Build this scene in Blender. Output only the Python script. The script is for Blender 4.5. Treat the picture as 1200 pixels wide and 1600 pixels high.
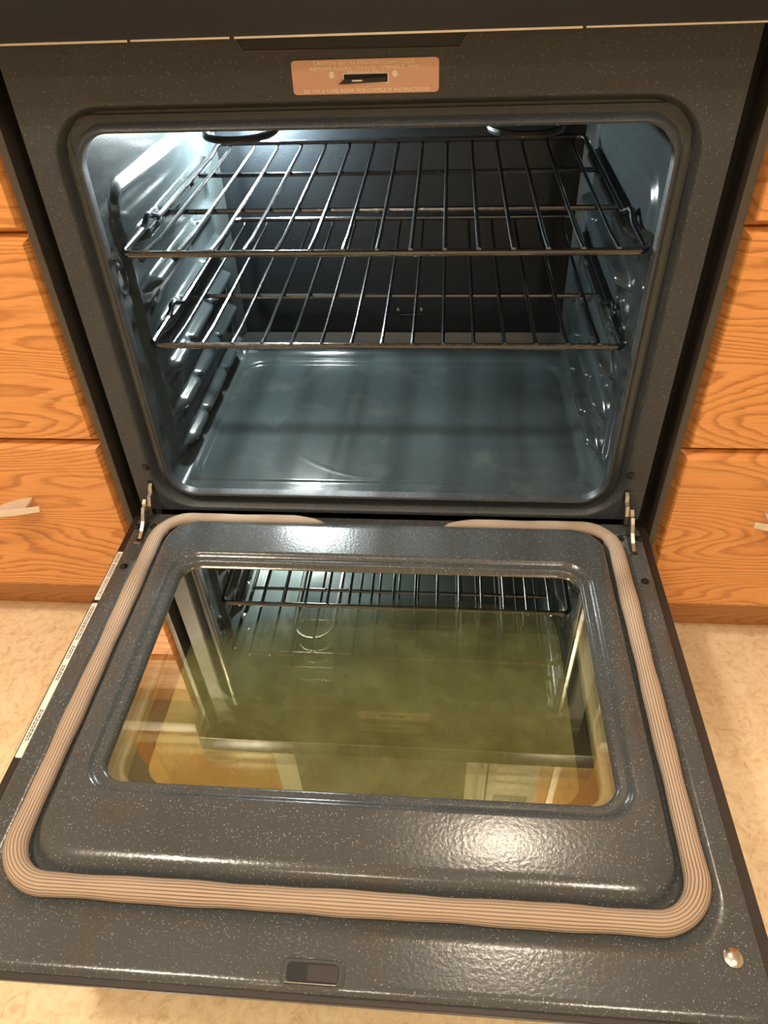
import bpy, bmesh, math, random
from mathutils import Vector, Matrix
random.seed(7)
for o in list(bpy.data.objects): bpy.data.objects.remove(o, do_unlink=True)
SC = bpy.context.scene
COL = SC.collection
ZO = 0.33                                   # oven-opening sill height above the floor

# ------------------------------------------------------------------ camera
cam_d = bpy.data.cameras.new('camera'); cam = bpy.data.objects.new('camera', cam_d); COL.objects.link(cam)
rt = Vector((0.996715, 0.073876, -0.033199)); up = Vector((-0.021857, 0.640037, 0.768033)); fw = Vector((-0.077988, 0.764784, -0.639549))
M4 = Matrix(((rt.x, up.x, -fw.x, 0.08356), (rt.y, up.y, -fw.y, -0.81439), (rt.z, up.z, -fw.z, 0.6711 + ZO), (0, 0, 0, 1)))
cam.matrix_world = M4
cam_d.sensor_fit = 'VERTICAL'; cam_d.sensor_height = 36.0; cam_d.lens = 36.0 * 1114.78 / 1600.0
cam_d.clip_start = 0.02; cam_d.clip_end = 50
SC.camera = cam
# ------------------------------------------------------------------ world, exposure
w = bpy.data.worlds.new('world'); SC.world = w; w.use_nodes = True
w.node_tree.nodes['Background'].inputs[0].default_value = (0.9, 0.8, 0.65, 1)
w.node_tree.nodes['Background'].inputs[1].default_value = 0.05
SC.view_settings.view_transform = 'Standard'; SC.view_settings.look = 'None'
SC.view_settings.gamma = 1.0; SC.view_settings.use_curve_mapping = False
SC.view_settings.exposure = 0.0
LAMP_WARM = (1.0, 0.86, 0.67)
CEIL_LIGHTS = [                              # x, y, strength of each ceiling fixture
    (0.34, 0.20, 230.0, 0.072), (-0.85, -0.95, 320.0, 0.105), (0.75, -1.25, 195.0, 0.105), (-0.25, -2.2, 150.0, 0.105)]
OVEN_LAMP = 3300.0
OVEN_LAMP_COL = (0.90, 1.0, 0.98)

# ------------------------------------------------------------------ node helpers
def mat(name):
    m = bpy.data.materials.new(name); m.use_nodes = True
    nt = m.node_tree; nt.nodes.clear()
    out = nt.nodes.new('ShaderNodeOutputMaterial'); b = nt.nodes.new('ShaderNodeBsdfPrincipled')
    nt.links.new(b.outputs[0], out.inputs[0])
    return m, nt, b, out
def N(nt, t, **kw):
    n = nt.nodes.new(t)
    for k, v in kw.items(): setattr(n, k, v)
    return n
def L(nt, a, b): nt.links.new(a, b)
def simple(name, col, rough=0.5, metal=0.0, spec=0.5, noise=None, bump=None):
    m, nt, b, out = mat(name)
    b.inputs['Base Color'].default_value = (*col, 1); b.inputs['Roughness'].default_value = rough
    b.inputs['Metallic'].default_value = metal; b.inputs['Specular IOR Level'].default_value = spec
    tc = N(nt, 'ShaderNodeTexCoord')
    nz = N(nt, 'ShaderNodeTexNoise'); nz.inputs['Scale'].default_value = noise or 60; nz.inputs['Detail'].default_value = 4
    L(nt, tc.outputs['Object'], nz.inputs['Vector'])
    mx = N(nt, 'ShaderNodeMix', data_type='RGBA'); mx.inputs[6].default_value = (*[c * 0.82 for c in col], 1); mx.inputs[7].default_value = (*[min(1, c * 1.15) for c in col], 1)
    L(nt, nz.outputs['Fac'], mx.inputs[0]); L(nt, mx.outputs[2], b.inputs['Base Color'])
    if bump:
        bp = N(nt, 'ShaderNodeBump'); bp.inputs['Strength'].default_value = bump; bp.inputs['Distance'].default_value = 0.002
        L(nt, nz.outputs['Fac'], bp.inputs['Height']); L(nt, bp.outputs[0], b.inputs['Normal'])
    return m
def ramp(nt, stops):
    r = N(nt, 'ShaderNodeValToRGB'); e = r.color_ramp.elements
    while len(e) < len(stops): e.new(0.5)
    for el, (p, c) in zip(e, stops): el.position = p; el.color = (*c, 1) if len(c) == 3 else c
    return r
def math_n(nt, op, a, b=None):
    n = N(nt, 'ShaderNodeMath', operation=op)
    if hasattr(a, 'links'): L(nt, a, n.inputs[0])
    else: n.inputs[0].default_value = a
    if b is not None:
        if hasattr(b, 'links'): L(nt, b, n.inputs[1])
        else: n.inputs[1].default_value = b
    return n.outputs[0]

def enamel(name, base, rough, speck=0.30, scale=330.0, bump=0.10, stain=None, coat=0.0):
    """speckled porcelain enamel with a slight orange-peel surface"""
    m, nt, b, out = mat(name)
    tc = N(nt, 'ShaderNodeTexCoord')
    vo = N(nt, 'ShaderNodeTexVoronoi'); vo.inputs['Scale'].default_value = scale
    L(nt, tc.outputs['Object'], vo.inputs['Vector'])
    sep = N(nt, 'ShaderNodeSeparateColor'); L(nt, vo.outputs['Color'], sep.inputs[0])
    size = math_n(nt, 'MULTIPLY', sep.outputs[0], 0.42)
    hit = math_n(nt, 'LESS_THAN', vo.outputs['Distance'], size)
    keep = math_n(nt, 'GREATER_THAN', sep.outputs[1], 0.30)
    sp = math_n(nt, 'MULTIPLY', math_n(nt, 'MULTIPLY', hit, keep), sep.outputs[2])
    nz = N(nt, 'ShaderNodeTexNoise'); nz.inputs['Scale'].default_value = 9; nz.inputs['Detail'].default_value = 5
    L(nt, tc.outputs['Object'], nz.inputs['Vector'])
    m1 = N(nt, 'ShaderNodeMix', data_type='RGBA'); m1.inputs[6].default_value = (*[c * 0.8 for c in base], 1); m1.inputs[7].default_value = (*[c * 1.2 for c in base], 1)
    L(nt, nz.outputs['Fac'], m1.inputs[0])
    m2 = N(nt, 'ShaderNodeMix', data_type='RGBA'); m2.inputs[7].default_value = (speck, speck * 0.97, speck * 0.9, 1)
    L(nt, m1.outputs[2], m2.inputs[6]); L(nt, sp, m2.inputs[0])
    col = m2.outputs[2]
    if stain:
        n3 = N(nt, 'ShaderNodeTexNoise'); n3.inputs['Scale'].default_value = 14; n3.inputs['Detail'].default_value = 6
        L(nt, tc.outputs['Object'], n3.inputs['Vector'])
        r3 = ramp(nt, [(0.56, (0, 0, 0)), (0.72, (1, 1, 1))]); L(nt, n3.outputs['Fac'], r3.inputs[0])
        m3 = N(nt, 'ShaderNodeMix', data_type='RGBA'); m3.inputs[7].default_value = (*stain, 1)
        L(nt, math_n(nt, 'MULTIPLY', r3.outputs[0], 0.5), m3.inputs[0]); L(nt, col, m3.inputs[6]); col = m3.outputs[2]
    L(nt, col, b.inputs['Base Color'])
    b.inputs['Roughness'].default_value = rough
    b.inputs['Coat Weight'].default_value = coat; b.inputs['Coat Roughness'].default_value = 0.08
    nb = N(nt, 'ShaderNodeTexNoise'); nb.inputs['Scale'].default_value = 260; nb.inputs['Detail'].default_value = 2
    L(nt, tc.outputs['Object'], nb.inputs['Vector'])
    bp = N(nt, 'ShaderNodeBump'); bp.inputs['Strength'].default_value = bump; bp.inputs['Distance'].default_value = 0.002
    L(nt, nb.outputs['Fac'], bp.inputs['Height']); L(nt, bp.outputs[0], b.inputs['Normal'])
    return m

def oak(name, light, dark, seed=0.0, vertical=False, rough=0.33):
    """varnished oak: grain lines are the contour lines of a stretched noise field"""
    m, nt, b, out = mat(name)
    tc = N(nt, 'ShaderNodeTexCoord')
    mp = N(nt, 'ShaderNodeMapping'); mp.inputs['Location'].default_value = (seed, seed * 1.7, seed * 0.6)
    mp.inputs['Rotation'].default_value = (0, math.radians(90) if vertical else 0, 0)
    L(nt, tc.outputs['Object'], mp.inputs['Vector'])
    sx = N(nt, 'ShaderNodeMapping'); sx.inputs['Scale'].default_value = (1.9, 1.5, 9.0); L(nt, mp.outputs[0], sx.inputs['Vector'])
    n1 = N(nt, 'ShaderNodeTexNoise'); n1.inputs['Scale'].default_value = 1.25; n1.inputs['Detail'].default_value = 1.2; n1.inputs['Roughness'].default_value = 0.35
    L(nt, sx.outputs[0], n1.inputs['Vector'])
    sz = N(nt, 'ShaderNodeSeparateXYZ'); L(nt, mp.outputs[0], sz.inputs[0])
    fld = math_n(nt, 'ADD', math_n(nt, 'MULTIPLY', n1.outputs['Fac'], 21.0), math_n(nt, 'MULTIPLY', sz.outputs[2], 62.0))
    # jitter along the grain
    sj = N(nt, 'ShaderNodeMapping'); sj.inputs['Scale'].default_value = (18, 18, 130); L(nt, mp.outputs[0], sj.inputs['Vector'])
    nj = N(nt, 'ShaderNodeTexNoise'); nj.inputs['Scale'].default_value = 1.0; nj.inputs['Detail'].default_value = 3; L(nt, sj.outputs[0], nj.inputs['Vector'])
    fld = math_n(nt, 'ADD', fld, math_n(nt, 'MULTIPLY', nj.outputs['Fac'], 0.75))
    fr = math_n(nt, 'FRACT', fld)
    r1 = ramp(nt, [(0.0, (0.9, 0.9, 0.9)), (0.12, (1, 1, 1)), (0.34, (0.25, 0.25, 0.25)), (0.60, (0.05, 0.05, 0.05)), (0.90, (0, 0, 0)), (1.0, (0.9, 0.9, 0.9))]); L(nt, fr, r1.inputs[0])
    # fine pores
    sp = N(nt, 'ShaderNodeMapping'); sp.inputs['Scale'].default_value = (26, 26, 420); L(nt, mp.outputs[0], sp.inputs['Vector'])
    np_ = N(nt, 'ShaderNodeTexNoise'); np_.inputs['Scale'].default_value = 1.0; np_.inputs['Detail'].default_value = 2; L(nt, sp.outputs[0], np_.inputs['Vector'])
    r2 = ramp(nt, [(0.52, (0, 0, 0)), (0.70, (1, 1, 1))]); L(nt, np_.outputs['Fac'], r2.inputs[0])
    g = math_n(nt, 'ADD', math_n(nt, 'MULTIPLY', r1.outputs[0], 0.72), math_n(nt, 'MULTIPLY', r2.outputs[0], 0.30))
    ng = N(nt, 'ShaderNodeTexNoise'); ng.inputs['Scale'].default_value = 5; ng.inputs['Detail'].default_value = 2; L(nt, mp.outputs[0], ng.inputs['Vector'])
    g = math_n(nt, 'MULTIPLY', g, math_n(nt, 'ADD', math_n(nt, 'MULTIPLY', ng.outputs['Fac'], 1.1), 0.35))
    g = math_n(nt, 'MINIMUM', g, 1.0)
    mx = N(nt, 'ShaderNodeMix', data_type='RGBA'); mx.inputs[6].default_value = (*light, 1); mx.inputs[7].default_value = (*dark, 1)
    L(nt, g, mx.inputs[0]); L(nt, mx.outputs[2], b.inputs['Base Color'])
    b.inputs['Roughness'].default_value = rough; b.inputs['Coat Weight'].default_value = 0.25; b.inputs['Coat Roughness'].default_value = 0.2
    bp = N(nt, 'ShaderNodeBump'); bp.inputs['Strength'].default_value = 0.25; bp.inputs['Distance'].default_value = 0.001; bp.invert = True
    L(nt, g, bp.inputs['Height']); L(nt, bp.outputs[0], b.inputs['Normal'])
    return m

def glass(name, tint, refl, rough=0.01, rcol=(1, 1, 1), haze_dots=None):
    """coated pane: part mirror, part tinted see-through, optionally with haze painted in"""
    m = bpy.data.materials.new(name); m.use_nodes = True; nt = m.node_tree; nt.nodes.clear()
    out = N(nt, 'ShaderNodeOutputMaterial'); mx = N(nt, 'ShaderNodeMixShader')
    tr = N(nt, 'ShaderNodeBsdfTransparent'); gl = N(nt, 'ShaderNodeBsdfGlossy')
    gl.inputs['Roughness'].default_value = rough; gl.inputs['Color'].default_value = (*rcol, 1)
    lw = N(nt, 'ShaderNodeFresnel'); lw.inputs['IOR'].default_value = 1.5
    f = math_n(nt, 'MINIMUM', math_n(nt, 'ADD', math_n(nt, 'MULTIPLY', lw.outputs[0], 0.9), refl), 1.0)
    L(nt, f, mx.inputs[0]); L(nt, tr.outputs[0], mx.inputs[1]); L(nt, gl.outputs[0], mx.inputs[2])
    tr.inputs['Color'].default_value = (*tint, 1)
    if haze_dots:
        tc = N(nt, 'ShaderNodeTexCoord'); vo = N(nt, 'ShaderNodeTexVoronoi'); vo.inputs['Scale'].default_value = haze_dots; vo.inputs['Randomness'].default_value = 0
        L(nt, tc.outputs['Object'], vo.inputs['Vector'])
        hit = math_n(nt, 'LESS_THAN', vo.outputs['Distance'], 0.34)
        nz = N(nt, 'ShaderNodeTexNoise'); nz.inputs['Scale'].default_value = 22; nz.inputs['Detail'].default_value = 5; L(nt, tc.outputs['Object'], nz.inputs['Vector'])
        df = N(nt, 'ShaderNodeBsdfDiffuse'); df.inputs['Color'].default_value = (0.30, 0.31, 0.20, 1)  # olive haze between the panes, painted as a diffuse layer
        m2 = N(nt, 'ShaderNodeMixShader')
        L(nt, math_n(nt, 'ADD', math_n(nt, 'MULTIPLY', nz.outputs['Fac'], 0.7), 0.0), m2.inputs[0]); L(nt, mx.outputs[0], m2.inputs[1]); L(nt, df.outputs[0], m2.inputs[2])
        L(nt, m2.outputs[0], out.inputs[0])
    else: L(nt, mx.outputs[0], out.inputs[0])
    return m

def emit(name, col, s):
    m = bpy.data.materials.new(name); m.use_nodes = True; nt = m.node_tree; nt.nodes.clear()
    out = N(nt, 'ShaderNodeOutputMaterial'); e = N(nt, 'ShaderNodeEmission'); e.inputs[0].default_value = (*col, 1); e.inputs[1].default_value = s
    L(nt, e.outputs[0], out.inputs[0]); return m

M = {}
M['enamel_frame'] = enamel('speckled black enamel', (0.038, 0.043, 0.050), 0.42, 0.16, 560, 0.10)
M['enamel_frame'].node_tree.nodes['Principled BSDF'].inputs['Specular IOR Level'].default_value = 0.35
M['enamel_door'] = enamel('speckled dark grey enamel', (0.056, 0.062, 0.065), 0.20, 0.26, 560, 0.09, stain=(0.07, 0.05, 0.03))
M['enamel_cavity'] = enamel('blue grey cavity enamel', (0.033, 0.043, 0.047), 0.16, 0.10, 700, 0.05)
M['enamel_back_shade'] = enamel('cavity enamel with painted shade', (0.017, 0.022, 0.027), 0.28, 0.06, 700, 0.05)  # same cavity enamel, the back wall's dimness put into its colour
M['enamel_back_shade'].node_tree.nodes['Principled BSDF'].inputs['Specular IOR Level'].default_value = 0.22
M['enamel_pan'] = enamel('scuffed cavity floor enamel', (0.040, 0.053, 0.057), 0.17, 0.10, 700, 0.05, stain=(0.085, 0.095, 0.090))
M['black_paint'] = simple('black painted metal', (0.012, 0.011, 0.011), 0.35)
M['black_gloss'] = simple('black glass', (0.009, 0.010, 0.014), 0.26, spec=0.35)
M['brown_black'] = simple('dark brown metal edge', (0.016, 0.011, 0.009), 0.45)
M['bar_grey'] = simple('dark side trim', (0.055, 0.046, 0.040), 0.30)
M['dark'] = simple('slot shade black', (0.004, 0.004, 0.004), 0.7)  # shade inside slots painted near-black; recessed body front uses it too
M['silver'] = simple('bright zinc', (0.62, 0.60, 0.56), 0.25, 1.0)
M['satin'] = simple('satin nickel', (0.74, 0.70, 0.62), 0.34, 0.45)
M['screw_black'] = simple('black screw', (0.03, 0.03, 0.03), 0.25, 0.6)
M['rack'] = simple('oven rack wire', (0.13, 0.13, 0.135), 0.20, 1.0, noise=150, bump=0.2)
M['element'] = simple('broil element sheath', (0.05, 0.05, 0.052), 0.4, 0.7)
M['copper'] = simple('copper coloured foil', (0.62, 0.38, 0.30), 0.38, 0.35, noise=8)
M['print_pale'] = simple('pale embossed print', (1.0, 0.84, 0.70), 0.4, 0.0)
M['sticker'] = simple('white sticker', (0.74, 0.70, 0.64), 0.5)
M['ink'] = simple('black ink', (0.03, 0.03, 0.03), 0.6)
M['spacer'] = simple('olive metal spacer', (0.26, 0.225, 0.15), 0.4, 0.1)
M['oak_a'] = oak('oak drawer a', (0.73, 0.320, 0.098), (0.38, 0.128, 0.030), 0.0)
M['oak_b'] = oak('oak drawer b', (0.73, 0.320, 0.098), (0.38, 0.128, 0.030), 3.3)
M['oak_c'] = oak('oak drawer c', (0.73, 0.320, 0.098), (0.38, 0.128, 0.030), 6.1)
M['oak_d'] = oak('oak drawer d', (0.73, 0.320, 0.098), (0.38, 0.128, 0.030), 9.4)
M['oak_v'] = oak('oak upright grain', (0.70, 0.32, 0.10), (0.42, 0.155, 0.040), 12.0, True)
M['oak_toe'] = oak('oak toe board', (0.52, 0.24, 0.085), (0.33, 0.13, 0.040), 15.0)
M['counter'] = simple('pale laminate', (0.80, 0.76, 0.68), 0.35, noise=200)
M['white_plastic'] = simple('white appliance enamel', (0.80, 0.78, 0.72), 0.25)
M['mw_window'] = simple('grey tinted oven window', (0.12, 0.12, 0.12), 0.15)
M['wall'] = simple('cream wall paint', (0.74, 0.67, 0.54), 0.7, noise=25, bump=0.05)
M['ceiling'] = simple('white ceiling paint', (0.82, 0.80, 0.76), 0.8, noise=90, bump=0.1)
M['pane_in'] = glass('coated inner oven glass', (0.92, 0.93, 0.82), 0.085, 0.006, (1.0, 0.96, 0.82))
M['pane_mid'] = glass('middle oven glass', (0.93, 0.95, 0.86), 0.035, 0.01, (0.9, 0.98, 0.75))
M['pane_out'] = glass('dotted outer oven glass with painted haze', (0.42, 0.44, 0.26), 0.06, 0.03, haze_dots=700)

def gasket_mat():
    m, nt, b, out = mat('woven fibreglass gasket')
    uv = N(nt, 'ShaderNodeUVMap'); sep = N(nt, 'ShaderNodeSeparateXYZ'); L(nt, uv.outputs[0], sep.inputs[0])
    a = math_n(nt, 'FRACT', math_n(nt, 'MULTIPLY', sep.outputs[0], 22.0))
    st = math_n(nt, 'GREATER_THAN', a, 0.62)
    c = math_n(nt, 'FRACT', math_n(nt, 'ADD', math_n(nt, 'MULTIPLY', sep.outputs[1], 420.0), math_n(nt, 'MULTIPLY', sep.outputs[0], 40.0)))
    kn = math_n(nt, 'MULTIPLY', math_n(nt, 'GREATER_THAN', c, 0.6), 0.35)
    tc = N(nt, 'ShaderNodeTexCoord'); nz = N(nt, 'ShaderNodeTexNoise'); nz.inputs['Scale'].default_value = 18; nz.inputs['Detail'].default_value = 5
    L(nt, tc.outputs['Object'], nz.inputs['Vector'])
    g = math_n(nt, 'MINIMUM', math_n(nt, 'ADD', math_n(nt, 'MULTIPLY', st, math_n(nt, 'ADD', nz.outputs['Fac'], 0.25)), kn), 1.0)
    mx = N(nt, 'ShaderNodeMix', data_type='RGBA'); mx.inputs[6].default_value = (0.47, 0.35, 0.255, 1); mx.inputs[7].default_value = (0.15, 0.10, 0.07, 1)
    L(nt, g, mx.inputs[0]); L(nt, mx.outputs[2], b.inputs['Base Color']); b.inputs['Roughness'].default_value = 0.75
    bp = N(nt, 'ShaderNodeBump'); bp.inputs['Strength'].default_value = 0.5; bp.inputs['Distance'].default_value = 0.001; bp.invert = True
    L(nt, g, bp.inputs['Height']); L(nt, bp.outputs[0], b.inputs['Normal'])
    return m
M['gasket'] = gasket_mat()

def floor_mat():
    m, nt, b, out = mat('mottled tan vinyl')
    tc = N(nt, 'ShaderNodeTexCoord')
    n1 = N(nt, 'ShaderNodeTexNoise'); n1.inputs['Scale'].default_value = 9; n1.inputs['Detail'].default_value = 6; n1.inputs['Roughness'].default_value = 0.65; L(nt, tc.outputs['Object'], n1.inputs['Vector'])
    n2 = N(nt, 'ShaderNodeTexNoise'); n2.inputs['Scale'].default_value = 62; n2.inputs['Detail'].default_value = 8; n2.inputs['Roughness'].default_value = 0.68; n2.inputs['Distortion'].default_value = 0.9; L(nt, tc.outputs['Object'], n2.inputs['Vector'])
    r1 = ramp(nt, [(0.36, (0.74, 0.55, 0.34)), (0.52, (0.86, 0.69, 0.45)), (0.68, (0.92, 0.77, 0.53))]); L(nt, n1.outputs['Fac'], r1.inputs[0])
    r2 = ramp(nt, [(0.34, (0.50, 0.32, 0.17)), (0.46, (0.80, 0.61, 0.38)), (0.54, (0.90, 0.73, 0.49)), (0.70, (0.96, 0.83, 0.62))]); L(nt, n2.outputs['Fac'], r2.inputs[0])
    mx = N(nt, 'ShaderNodeMix', data_type='RGBA'); mx.inputs[0].default_value = 0.5; L(nt, r1.outputs[0], mx.inputs[6]); L(nt, r2.outputs[0], mx.inputs[7])
    L(nt, mx.outputs[2], b.inputs['Base Color']); b.inputs['Roughness'].default_value = 0.5
    bp = N(nt, 'ShaderNodeBump'); bp.inputs['Strength'].default_value = 0.3; bp.inputs['Distance'].default_value = 0.002; L(nt, n2.outputs['Fac'], bp.inputs['Height']); L(nt, bp.outputs[0], b.inputs['Normal'])
    return m
M['floor'] = floor_mat()

# ------------------------------------------------------------------ object helpers
class MB:
    """collects geometry (in oven coordinates: z = 0 at the oven sill) for one mesh"""
    def __init__(s): s.v = []; s.f = []
    def add(s, vs, fs):
        b = len(s.v); s.v += [tuple(p) for p in vs]; s.f += [tuple(b + i for i in f) for f in fs]; return s
    def box(s, x0, x1, y0, y1, z0, z1, bev=0.0, T=None):
        bm = bmesh.new(); bmesh.ops.create_cube(bm, size=1)
        for v in bm.verts: v.co = Vector(((x0 + x1) / 2 + v.co.x * (x1 - x0), (y0 + y1) / 2 + v.co.y * (y1 - y0), (z0 + z1) / 2 + v.co.z * (z1 - z0)))
        if bev: bmesh.ops.bevel(bm, geom=list(bm.edges), offset=bev, segments=2, affect='EDGES', profile=0.7)
        bm.verts.index_update()
        vs = [v.co.copy() for v in bm.verts]
        if T: vs = [T(p) for p in vs]
        s.add(vs, [[v.index for v in f.verts] for f in bm.faces]); bm.free(); return s
    def rings(s, rs, close=True, cap0=False, cap1=False):
        n = len(rs[0]); b = len(s.v)
        for r in rs: s.v += [tuple(p) for p in r]
        for i in range(len(rs) - 1):
            for j in range(n if close else n - 1):
                k = (j + 1) % n
                s.f.append((b + i * n + j, b + i * n + k, b + (i + 1) * n + k, b + (i + 1) * n + j))
        if cap0: s.f.append(tuple(b + j for j in range(n))[::-1])
        if cap1: s.f.append(tuple(b + (len(rs) - 1) * n + j for j in range(n)))
        return s
    def tube(s, pts, r, seg=8, cap=True, flat=1.0):
        pts = [Vector(p) for p in pts]; rs = []
        prev = None
        for i, p in enumerate(pts):
            a = pts[max(i - 1, 0)]; c = pts[min(i + 1, len(pts) - 1)]
            t = (c - a).normalized()
            if prev is None:
                ref = Vector((0, 0, 1)) if abs(t.z) < 0.9 else Vector((1, 0, 0))
                u = t.cross(ref).normalized()
            else: u = (prev - t * prev.dot(t)).normalized()
            prev = u; w_ = t.cross(u)
            rr = r[i] if isinstance(r, (list, tuple)) else r
            rs.append([p + u * math.cos(2 * math.pi * k / seg) * rr + w_ * math.sin(2 * math.pi * k / seg) * rr * flat for k in range(seg)])
        return s.rings(rs, True, cap, cap)
    def prism(s, poly, fn):
        """poly: 2D outline, fn(a,b,t) -> point, t in {0,1}"""
        n = len(poly)
        vs = [fn(a, b, 0) for a, b in poly] + [fn(a, b, 1) for a, b in poly]
        fs = [tuple(range(n))[::-1], tuple(range(n, 2 * n))] + [(i, (i + 1) % n, n + (i + 1) % n, n + i) for i in range(n)]
        return s.add(vs, fs)
    def lathe(s, prof, c, ax, seg=20):
        ax = Vector(ax).normalized(); ref = Vector((1, 0, 0)) if abs(ax.x) < 0.9 else Vector((0, 1, 0))
        u = ax.cross(ref).normalized(); w_ = ax.cross(u); c = Vector(c)
        return s.rings([[c + ax * h + (u * math.cos(2 * math.pi * k / seg) + w_ * math.sin(2 * math.pi * k / seg)) * r for k in range(seg)] for r, h in prof], True, True, True)
    def build(s, name, m, parent=None, smooth=False, kind=None, angle=35, base=None):
        me = bpy.data.meshes.new(name)
        root = parent
        while root is not None and root.parent is not None: root = root.parent
        off = Vector(root.location) if root is not None else (Vector(base) if base else Vector((0, 0, 0)))
        vs = [(p[0] - off.x, p[1] - off.y, p[2] + ZO - off.z) for p in s.v]
        me.from_pydata(vs, [], s.f); me.validate(); me.update()
        bm = bmesh.new(); bm.from_mesh(me); bmesh.ops.recalc_face_normals(bm, faces=bm.faces); bm.to_mesh(me); bm.free()
        if smooth:
            for p in me.polygons: p.use_smooth = True
            if angle < 180: me.set_sharp_from_angle(angle=math.radians(angle))
        me.materials.append(M[m] if isinstance(m, str) else m)
        o = bpy.data.objects.new(name, me); COL.objects.link(o)
        if parent is not None: o.parent = parent
        elif base: o.location = off
        if kind: o['kind'] = kind
        return o
def thing(name, label, cat, loc, group=None):
    o = bpy.data.objects.new(name, None); COL.objects.link(o); o.empty_display_size = 0.05
    o.location = (loc[0], loc[1], loc[2] + ZO); o['label'] = label; o['category'] = cat
    if group: o['group'] = group
    return o
def tag(o, label, cat, group=None):
    o['label'] = label; o['category'] = cat
    if group: o['group'] = group
    return o
def copy_part(src, parent, dx=0, dy=0, dz=0):
    c = src.copy(); COL.objects.link(c); c.parent = parent
    c.location = (src.location.x + dx, src.location.y + dy, src.location.z + dz); return c
def rrect(a0, a1, b0, b1, r, n=10, extra=6):
    """rounded rectangle as 2D points, constant count"""
    pts = []
    cs = [(a1 - r, b1 - r, 0), (a0 + r, b1 - r, 90), (a0 + r, b0 + r, 180), (a1 - r, b0 + r, 270)]
    for i, (ca, cb, st) in enumerate(cs):
        for k in range(n + 1):
            t = math.radians(st + 90 * k / n); pts.append((ca + r * math.cos(t), cb + r * math.sin(t)))
        na, nb, ns = cs[(i + 1) % 4]; t = math.radians(ns)
        p0 = pts[-1]; p1 = (na + r * math.cos(t), nb + r * math.sin(t))
        for k in range(1, extra): pts.append((p0[0] + (p1[0] - p0[0]) * k / extra, p0[1] + (p1[1] - p0[1]) * k / extra))
    return pts
def sstep(a, b, x):
    t = max(0.0, min(1.0, (x - a) / (b - a))); return t * t * (3 - 2 * t)
def text_mesh(body, size, fn, name, m, parent, depth=0.0003, width=None):
    """lettering as thin raised geometry; fn maps (a, b, h) of the print plane to oven coordinates"""
    cu = bpy.data.curves.new('t', 'FONT'); cu.body = body; cu.size = size; cu.align_x = 'CENTER'; cu.align_y = 'CENTER'; cu.extrude = depth; cu.resolution_u = 2
    tmp = bpy.data.objects.new('t', cu); COL.objects.link(tmp)
    dg = bpy.context.evaluated_depsgraph_get(); me = bpy.data.meshes.new_from_object(tmp.evaluated_get(dg))
    bpy.data.objects.remove(tmp, do_unlink=True); bpy.data.curves.remove(cu)
    xs = [v.co.x for v in me.vertices]; sc = 1.0
    if width and xs: sc = width / (max(xs) - min(xs))
    mb = MB(); mb.add([fn(v.co.x * sc, v.co.y, v.co.z + depth) for v in me.vertices], [tuple(p.vertices) for p in me.polygons])
    bpy.data.meshes.remove(me)
    return mb.build(name, m, parent)

# ------------------------------------------------------------------ setting
FL = -ZO
def struct(o): o['kind'] = 'structure'; return o
flo = struct(MB().box(-2.4, 2.4, -3.2, 0.70, FL - 0.03, FL).build('floor', 'floor'))
MB().box(-0.5990, -0.5840, -3.1, 0.087, FL, FL + 0.0012, 0.0005).build('floor_seam', 'floor', flo)
struct(MB().box(-2.4, 2.4, 0.70, 0.80, FL, 2.11).build('wall_back', 'wall'))
struct(MB().box(-2.5, -2.4, -3.2, 0.80, FL, 2.11).build('wall_left', 'wall'))
struct(MB().box(2.4, 2.5, -3.2, 0.80, FL, 2.11).build('wall_right', 'wall'))
struct(MB().box(-2.5, 2.5, -3.3, -3.2, FL, 2.11).build('wall_front', 'wall'))
struct(MB().box(-2.5, 2.5, -3.3, 0.80, 2.11, 2.15).build('ceiling', 'ceiling'))

# ------------------------------------------------------------------ the range
rng = thing('oven_range', 'black slide-in oven range with its door lowered open between oak drawers', 'oven', (0, 0.3, FL))
# front frame with its rolled ring around the opening
OX, OZ0, OZ1 = 0.316, 0.018, 0.504
def fr(off, y, r):
    return [(a, y, b) for a, b in rrect(-OX - off, OX + off, OZ0 - off, OZ1 + off, r)]
outer = [(a, 0.0, b) for a, b in rrect(-0.3715, 0.3715, -0.014, 0.600, 0.004)]
outer_b = [(a, 0.050, b) for a, b in rrect(-0.3725, 0.3725, -0.015, 0.600, 0.004)]
outer_m = [(a, 0.003, b) for a, b in rrect(-0.3725, 0.3725, -0.015, 0.600, 0.004)]
mb = MB()
mb.rings([outer_b, outer_m, outer, fr(0.0310, 0.0, 0.065), fr(0.0275, 0.0, 0.062), fr(0.0255, 0.0018, 0.060), fr(0.0225, 0.0110, 0.057), fr(0.0195, 0.0160, 0.054), fr(0.012, 0.0165, 0.048), fr(0.009, 0.0130, 0.045), fr(0.0068, 0.0028, 0.043),
          fr(0.003, 0.0, 0.040), fr(0.0005, 0.0012, 0.0375), fr(0.0, 0.004, 0.037), fr(0.0, 0.014, 0.037)])
frame = mb.build('front_frame', 'enamel_frame', rng, True, angle=50)
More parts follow.
